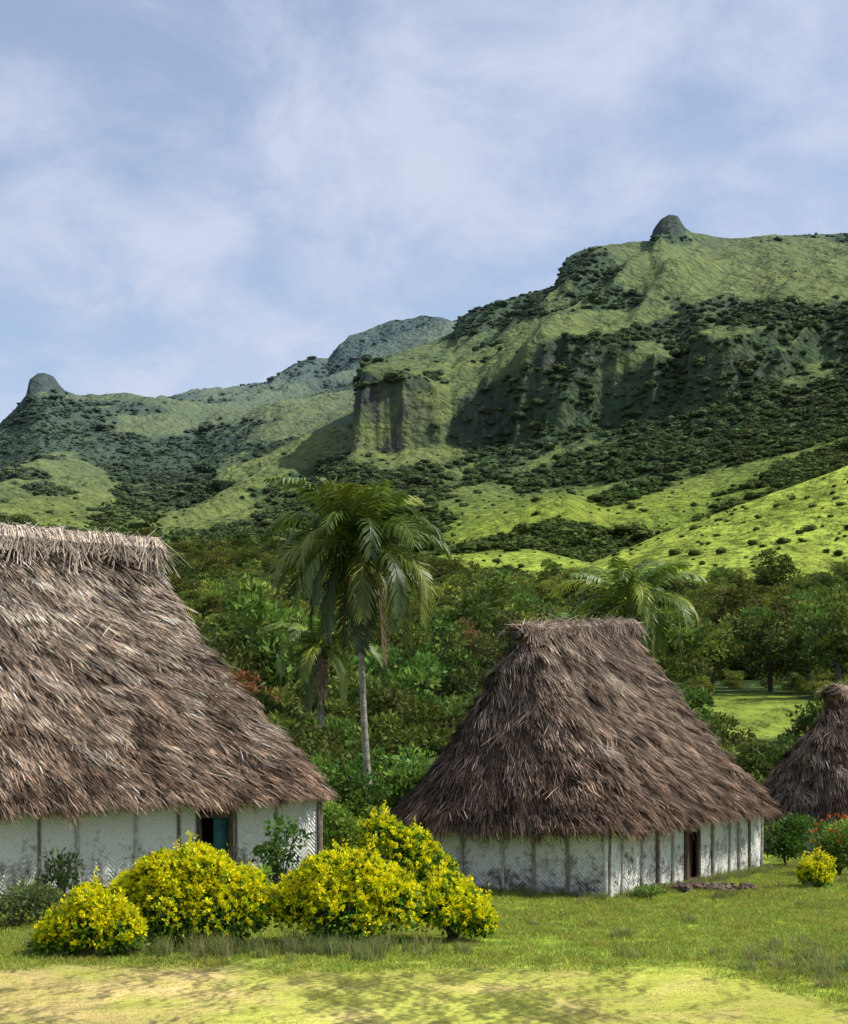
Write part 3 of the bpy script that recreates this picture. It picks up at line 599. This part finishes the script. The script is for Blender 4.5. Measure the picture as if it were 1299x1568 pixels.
# ---------------------------------------------------------------- shrubs
def lumps_surface(cent,lst,n):
    out=[];nn=[]
    for (ox,oy,oz,r) in lst:
        u=unit(n); u=u[u[:,2]>-.55]; p=np.array(cent)+np.array([ox,oy,oz])+u*r*(1+.10*rng.normal(size=(len(u),1))+.16*fbm(u[:,0]*3+ox,u[:,2]*3+u[:,1]*2,2)[:,None]); out.append(p); nn.append(u)
    p=np.concatenate(out); u=np.concatenate(nn); c=np.array(cent)
    keep=np.ones(len(p),bool)
    for (ox,oy,oz,r) in lst: keep&=np.linalg.norm(p-c-np.array([ox,oy,oz]),axis=1)>r*.80
    keep&=p[:,2]>.05
    return p[keep],u[keep]
def yellow_bush(x,d,lst,yel=1.0):
    X=W(x,d); c=(X,d,0); b=Buf()
    p,u=lumps_surface(c,lst,1200)
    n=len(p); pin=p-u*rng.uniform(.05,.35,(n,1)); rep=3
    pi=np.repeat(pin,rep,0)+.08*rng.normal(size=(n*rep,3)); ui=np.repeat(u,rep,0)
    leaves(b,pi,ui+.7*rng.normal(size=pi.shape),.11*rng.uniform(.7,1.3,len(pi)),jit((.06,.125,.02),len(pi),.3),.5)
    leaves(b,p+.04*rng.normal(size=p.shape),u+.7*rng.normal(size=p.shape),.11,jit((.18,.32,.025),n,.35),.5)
    zt=max(l[2]+l[3] for l in lst)
    h=p[:,2]/zt; nz=fbm(p[:,0]*3.2,p[:,2]*3.2+p[:,1],3)
    pr=np.clip((h-.18)*2.3,0,1)*np.clip(.85+2.0*nz,.08,1)*.95*yel
    m=rng.random(n)<pr; q=p[m]+u[m]*.06; uq=u[m]; k_=11
    Q=np.repeat(q,k_,0)+.018*rng.normal(size=(len(q)*k_,3)); U=np.repeat(uq,k_,0)
    tn=np.repeat(rng.uniform(0,1,(len(q),1))**2,k_,0); cy=np.array([.92,.83,.010])*(1-tn*.65)+np.array([.38,.56,.02])*tn*.65
    leaves(b,Q,U*.6+.75*rng.normal(size=Q.shape)+[.1,0,.45],.078*rng.uniform(.7,1.25,len(Q)),cy*rng.uniform(.8,1.1,(len(Q),1)),.6)
    for i in range(34):
        j=rng.integers(n)
        if h[j]<.55: continue
        e=p[j]+u[j]*.08+np.array([0,0,rng.uniform(.06,.24)]); b.tube([p[j]-u[j]*.1,e],[.008,.005],(.15,.2,.04),4)
        Q=e+rng.normal(size=(22,3))*[.03,.03,.07]; leaves(b,Q,rng.normal(size=(22,3))+[0,0,.8],.08,np.array([.84,.76,.02])*rng.uniform(.7,1.1,(22,1)),.5)
    for i in range(14):
        a=rng.random()*6.28; e=np.array(c)+[math.cos(a)*lst[0][3]*.8,math.sin(a)*lst[0][3]*.8,lst[0][2]+.3*rng.random()]
        b.tube([np.array(c)+[rng.normal()*.1,rng.normal()*.1,-.05],(np.array(c)+e)/2+[0,0,.1],e],[.022,.015,.006],(.09,.07,.05),5)
    return b.obj("golden_shrub",M_leafp)
yellow_bush(288,31.0,[(0,0,.85,.74),(-.90,.1,.78,.54),(.90,0,.68,.58),(.35,-.15,1.20,.50),(-.45,-.1,1.18,.48),(1.05,.1,.95,.38),(.10,.1,1.52,.28),(-.2,-.35,.5,.6),(.5,-.3,.45,.6)])
yellow_bush(530,31.0,[(0,0,.85,.78),(-.75,.1,.75,.56),(.75,0,.75,.58),(.25,-.2,1.16,.52),(-.35,-.1,1.20,.44),(.75,.1,1.05,.38),(0,-.4,.5,.65)])
yellow_bush(142,29.4,[(0,0,.48,.48),(-.50,.1,.36,.38),(.45,0,.42,.38),(-.05,0,.88,.30),(.35,0,.68,.28),(-.75,0,.22,.22)])
yellow_bush(692,31.6,[(-.2,0,.62,.48),(.18,.1,.52,.44),(.45,-.1,.40,.30),(-.10,.1,.92,.32)],.7)
yellow_bush(608,35.5,[(0,0,1.3,.6),(-.3,.1,1.72,.42),(.35,.1,1.45,.42),(.5,0,.8,.6),(-.1,0,.7,.7),(.8,0,.9,.5)],.4)
yellow_bush(1250,43,[(0,0,.32,.30),(.15,.1,.48,.24),(-.15,0,.38,.22)],.5)
def shrub(name,x,d,w,h,ls,cols,nc=16,nl=110,fl=None,zb=0):
    X=W(x,d); b=Buf(); clumpcrown(b,(X,d,zb+h*.52),(w/2,w/2,h*.48),nc,nl,ls,cols,crf=.45)
    for i in range(6):
        a=rng.random()*6.28; b.tube([(X,d,zb-.05),(X+math.cos(a)*w*.15,d+math.sin(a)*w*.15,zb+h*.4),(X+math.cos(a)*w*.33,d+math.sin(a)*w*.33,zb+h*.75)],[.02,.014,.006],(.08,.065,.045),5)
    if fl is not None:
        u=unit(60); u[:,2]=abs(u[:,2]); p=np.array([X,d,zb+h*.5])+u*np.array([w*.52,w*.52,h*.5]); P_=np.repeat(p,6,0)
        leaves(b,P_,np.repeat(u,6,0)+.9*rng.normal(size=P_.shape),.07,jit(fl,len(P_),.2),.8)
    return b.obj(name,M_leafp)
G1=[(.065,.13,.02),(.095,.17,.028),(.05,.09,.02)]; G2=[(.17,.27,.035),(.13,.22,.03),(.22,.32,.05)]
shrub("leafy_shrub",1205,50.5,1.75,1.75,.13,G1,22,150)
shrub("orange_flowering_shrub",1285,47,1.7,1.75,.12,G1+G2,20,130,fl=(.60,.15,.02))
shrub("leafy_shrub",428,39.5,1.1,2.1,.15,G1,14,70)
shrub("leafy_shrub",405,38,.8,1.0,.17,G2,8,50)
shrub("leafy_shrub",95,38.0,.8,1.8,.13,[(.09,.13,.05),(.06,.10,.03)],10,50)
shrub("leafy_shrub",25,34,1.8,.8,.10,[(.09,.12,.04),(.12,.15,.05)],16,90)
shrub("leafy_shrub",60,35,1.2,1.0,.12,[(.09,.14,.04),(.15,.20,.05)],12,80)
shrub("leafy_shrub",515,50,1.8,2.3,.14,G2,18,130)
shrub("leafy_shrub",566,54,1.3,3.0,.15,G2+G1,16,120)
shrub("leafy_shrub",610,52,1.4,1.6,.15,G2,14,100)
shrub("leafy_shrub",470,54,1.8,3.0,.15,G1,18,130)
shrub("leafy_shrub",1160,62,2.5,2.2,.16,G1,18,120)
shrub("leafy_shrub",640,60,3.0,4.0,.22,G1+G2,28,150)
shrub("leafy_shrub",565,62,3.0,3.6,.22,G1+G2,28,150)
shrub("leafy_shrub",480,62,3.4,3.4,.22,G1+G2,28,150)
shrub("leafy_shrub",700,63,3.0,3.0,.22,G1,24,150)
shrub("leafy_shrub",995,39.9,.7,.35,.08,G2,6,60)
RB=[(.22,.10,.035),(.15,.12,.03),(.28,.15,.05)]
def russet(x,d,h,w,cols):
    X=W(x,d); z=gz(X,d); b=Buf(); b.tube([(X,d,z-.2),(X+.1,d,z+h*.4),(X,d,z+h*.75)],[.18,.12,.05],(.12,.10,.08),8)
    for i in range(6):
        a=i*1.05; b.tube([(X,d,z+h*.4),(X+math.cos(a)*w*.3,d+math.sin(a)*w*.3,z+h*.7)],[.07,.03],(.12,.10,.08),6)
    clumpcrown(b,(X,d,z+h*.66),(w/2,w/2,h*.34),26,120,.28,cols,crf=.40); b.obj("russet_leaved_tree",M_leafp)
russet(366,76,7.6,4.0,RB); russet(718,125,10.0,4.4,[(.16,.11,.035),(.12,.13,.03),(.09,.13,.03)])
def banana(x,d,h,seed):
    r=np.random.default_rng(seed); X=W(x,d); z0=gz(X,d); b=Buf(); base=np.array([X,d,z0])
    b.tube([base,base+[.05,0,h*.5],base+[.05,0,h*.62]],[.13,.10,.06],(.12,.15,.05),8)
    for i in range(10):
        az=i*2.4+r.random(); e=math.radians(r.uniform(45,85)); L=h*.5; p=base+[.05,0,h*.58]; K=9; hh=np.array([math.cos(az),math.sin(az),0]); sd=np.cross(hh,[0,0,1.]); pl=[]
        for k_ in range(K+1):
            pl.append(p); p=p+(hh*math.cos(e)+np.array([0,0,math.sin(e)]))*L/K; e-=.2
        pl=np.array(pl); w=(h*.06*np.sin(np.pi*np.linspace(.05,1,K+1))**.6)[:,None]
        g=np.stack([pl-sd*w-[0,0,.06],pl,pl+sd*w-[0,0,.06]],1); b.grid(g,np.array([.12,.22,.03])*r.uniform(.7,1.4))
    return b.obj("banana_plant",M_palm)
for i,(x,d,h) in enumerate([(640,62,4.2),(605,70,4.6)]): banana(x,d,h,40+i)
b=Buf()
for i in range(40):
    cx=W(1080,42.2)+rng.normal(0,.6); cy=42.3+rng.normal(0,.3); r=rng.uniform(.06,.19); th=np.linspace(0,np.pi,7)
    ph=np.linspace(0,2*np.pi,9,endpoint=False); T,Pp=np.meshgrid(th,ph,indexing='ij'); rr=r*(1+.25*rng.normal(size=T.shape)); rr[0]=r;rr[-1]=r
    b.grid(np.stack([cx+rr*np.sin(T)*np.cos(Pp)*1.3,cy+rr*np.sin(T)*np.sin(Pp),.08+rr*.7*np.cos(T)],-1),np.array([.15,.11,.08])*rng.uniform(.6,1.4),closed=True)
b.obj("stone_heap",M_stone)
# ---------------------------------------------------------------- light, sky, camera
sd=Vector((.66,-.03,.75)).normalized()
L=bpy.data.lights.new("sun","SUN"); L.energy=5.0; L.angle=math.radians(.5); L.color=(1,.95,.87)
lo=bpy.data.objects.new("sun",L); scene.collection.objects.link(lo); lo.rotation_euler=(-sd).to_track_quat('-Z','Y').to_euler()
w=bpy.data.worlds.new("World"); scene.world=w; w.use_nodes=True; N=w.node_tree.nodes; K=w.node_tree.links
bg=N["Background"]; sk=N.new("ShaderNodeTexSky"); sk.sky_type='NISHITA'; sk.sun_disc=False
sk.sun_elevation=math.asin(sd.z); sk.sun_rotation=math.atan2(sd.x,sd.y); sk.air_density=1.0; sk.dust_density=1.0; sk.ozone_density=1.4
tc=N.new("ShaderNodeTexCoord"); sx=N.new("ShaderNodeSeparateXYZ"); K.new(tc.outputs["Generated"],sx.inputs[0])
def M(op,a,bv):
    n=N.new("ShaderNodeMath"); n.operation=op
    for i,k_ in enumerate((a,bv)):
        if isinstance(k_,(int,float)): n.inputs[i].default_value=k_
        else: K.new(k_,n.inputs[i])
    return n.outputs[0]
zz=M('ADD',M('MAXIMUM',sx.outputs[2],0.0),.22)
cb=N.new("ShaderNodeCombineXYZ"); K.new(M('DIVIDE',sx.outputs[0],zz),cb.inputs[0]); K.new(M('DIVIDE',sx.outputs[1],zz),cb.inputs[1])
mp=N.new("ShaderNodeMapping"); mp.inputs["Scale"].default_value=(1.2,.9,1); mp.inputs["Rotation"].default_value=(0,0,.55); mp.inputs["Location"].default_value=(3.2,1.7,0); K.new(cb.outputs[0],mp.inputs[0])
def noise(sc,det,ro,dist):
    n1=N.new("ShaderNodeTexNoise"); n1.inputs["Scale"].default_value=sc; n1.inputs["Detail"].default_value=det; n1.inputs["Roughness"].default_value=ro; n1.inputs["Distortion"].default_value=dist
    K.new(mp.outputs[0],n1.inputs["Vector"]); return n1.outputs["Fac"]
f=M('ADD',M('MULTIPLY',noise(1.9,3,.5,.2),.5),M('MULTIPLY',noise(4.8,9,.60,.35),.5))
f=M('ADD',f,M('MULTIPLY',M('SUBTRACT',.22,M('MINIMUM',sx.outputs[2],.45)),.16))
cr=N.new("ShaderNodeValToRGB"); cr.color_ramp.interpolation='EASE'; cr.color_ramp.elements[0].position=.38; cr.color_ramp.elements[0].color=(.25,.25,.25,1); cr.color_ramp.elements[1].position=.62; cr.color_ramp.elements[1].color=(.95,.95,.95,1)
K.new(f,cr.inputs[0])
mx=N.new("ShaderNodeMixRGB"); K.new(cr.outputs[0],mx.inputs[0]); mx.inputs[2].default_value=(4.3,4.65,5.7,1)
mul=N.new("ShaderNodeMixRGB"); mul.blend_type='MULTIPLY'; mul.inputs[0].default_value=1; K.new(sk.outputs[0],mul.inputs[1]); mul.inputs[2].default_value=(1.12,1.10,1.10,1)
K.new(mul.outputs[0],mx.inputs[1])
K.new(mx.outputs[0],bg.inputs[0]); bg.inputs[1].default_value=.15
cam=bpy.data.cameras.new("camera"); co=bpy.data.objects.new("camera",cam); scene.collection.objects.link(co); scene.camera=co
co.location=(0,0,CZ); co.rotation_euler=(math.radians(90),0,0); cam.sensor_fit='VERTICAL'; cam.sensor_height=24; cam.lens=F/1568*24; cam.shift_y=351/1568; cam.clip_end=9000; cam.clip_start=.1
scene.view_settings.view_transform='Standard'; scene.view_settings.look='None'; scene.view_settings.exposure=0
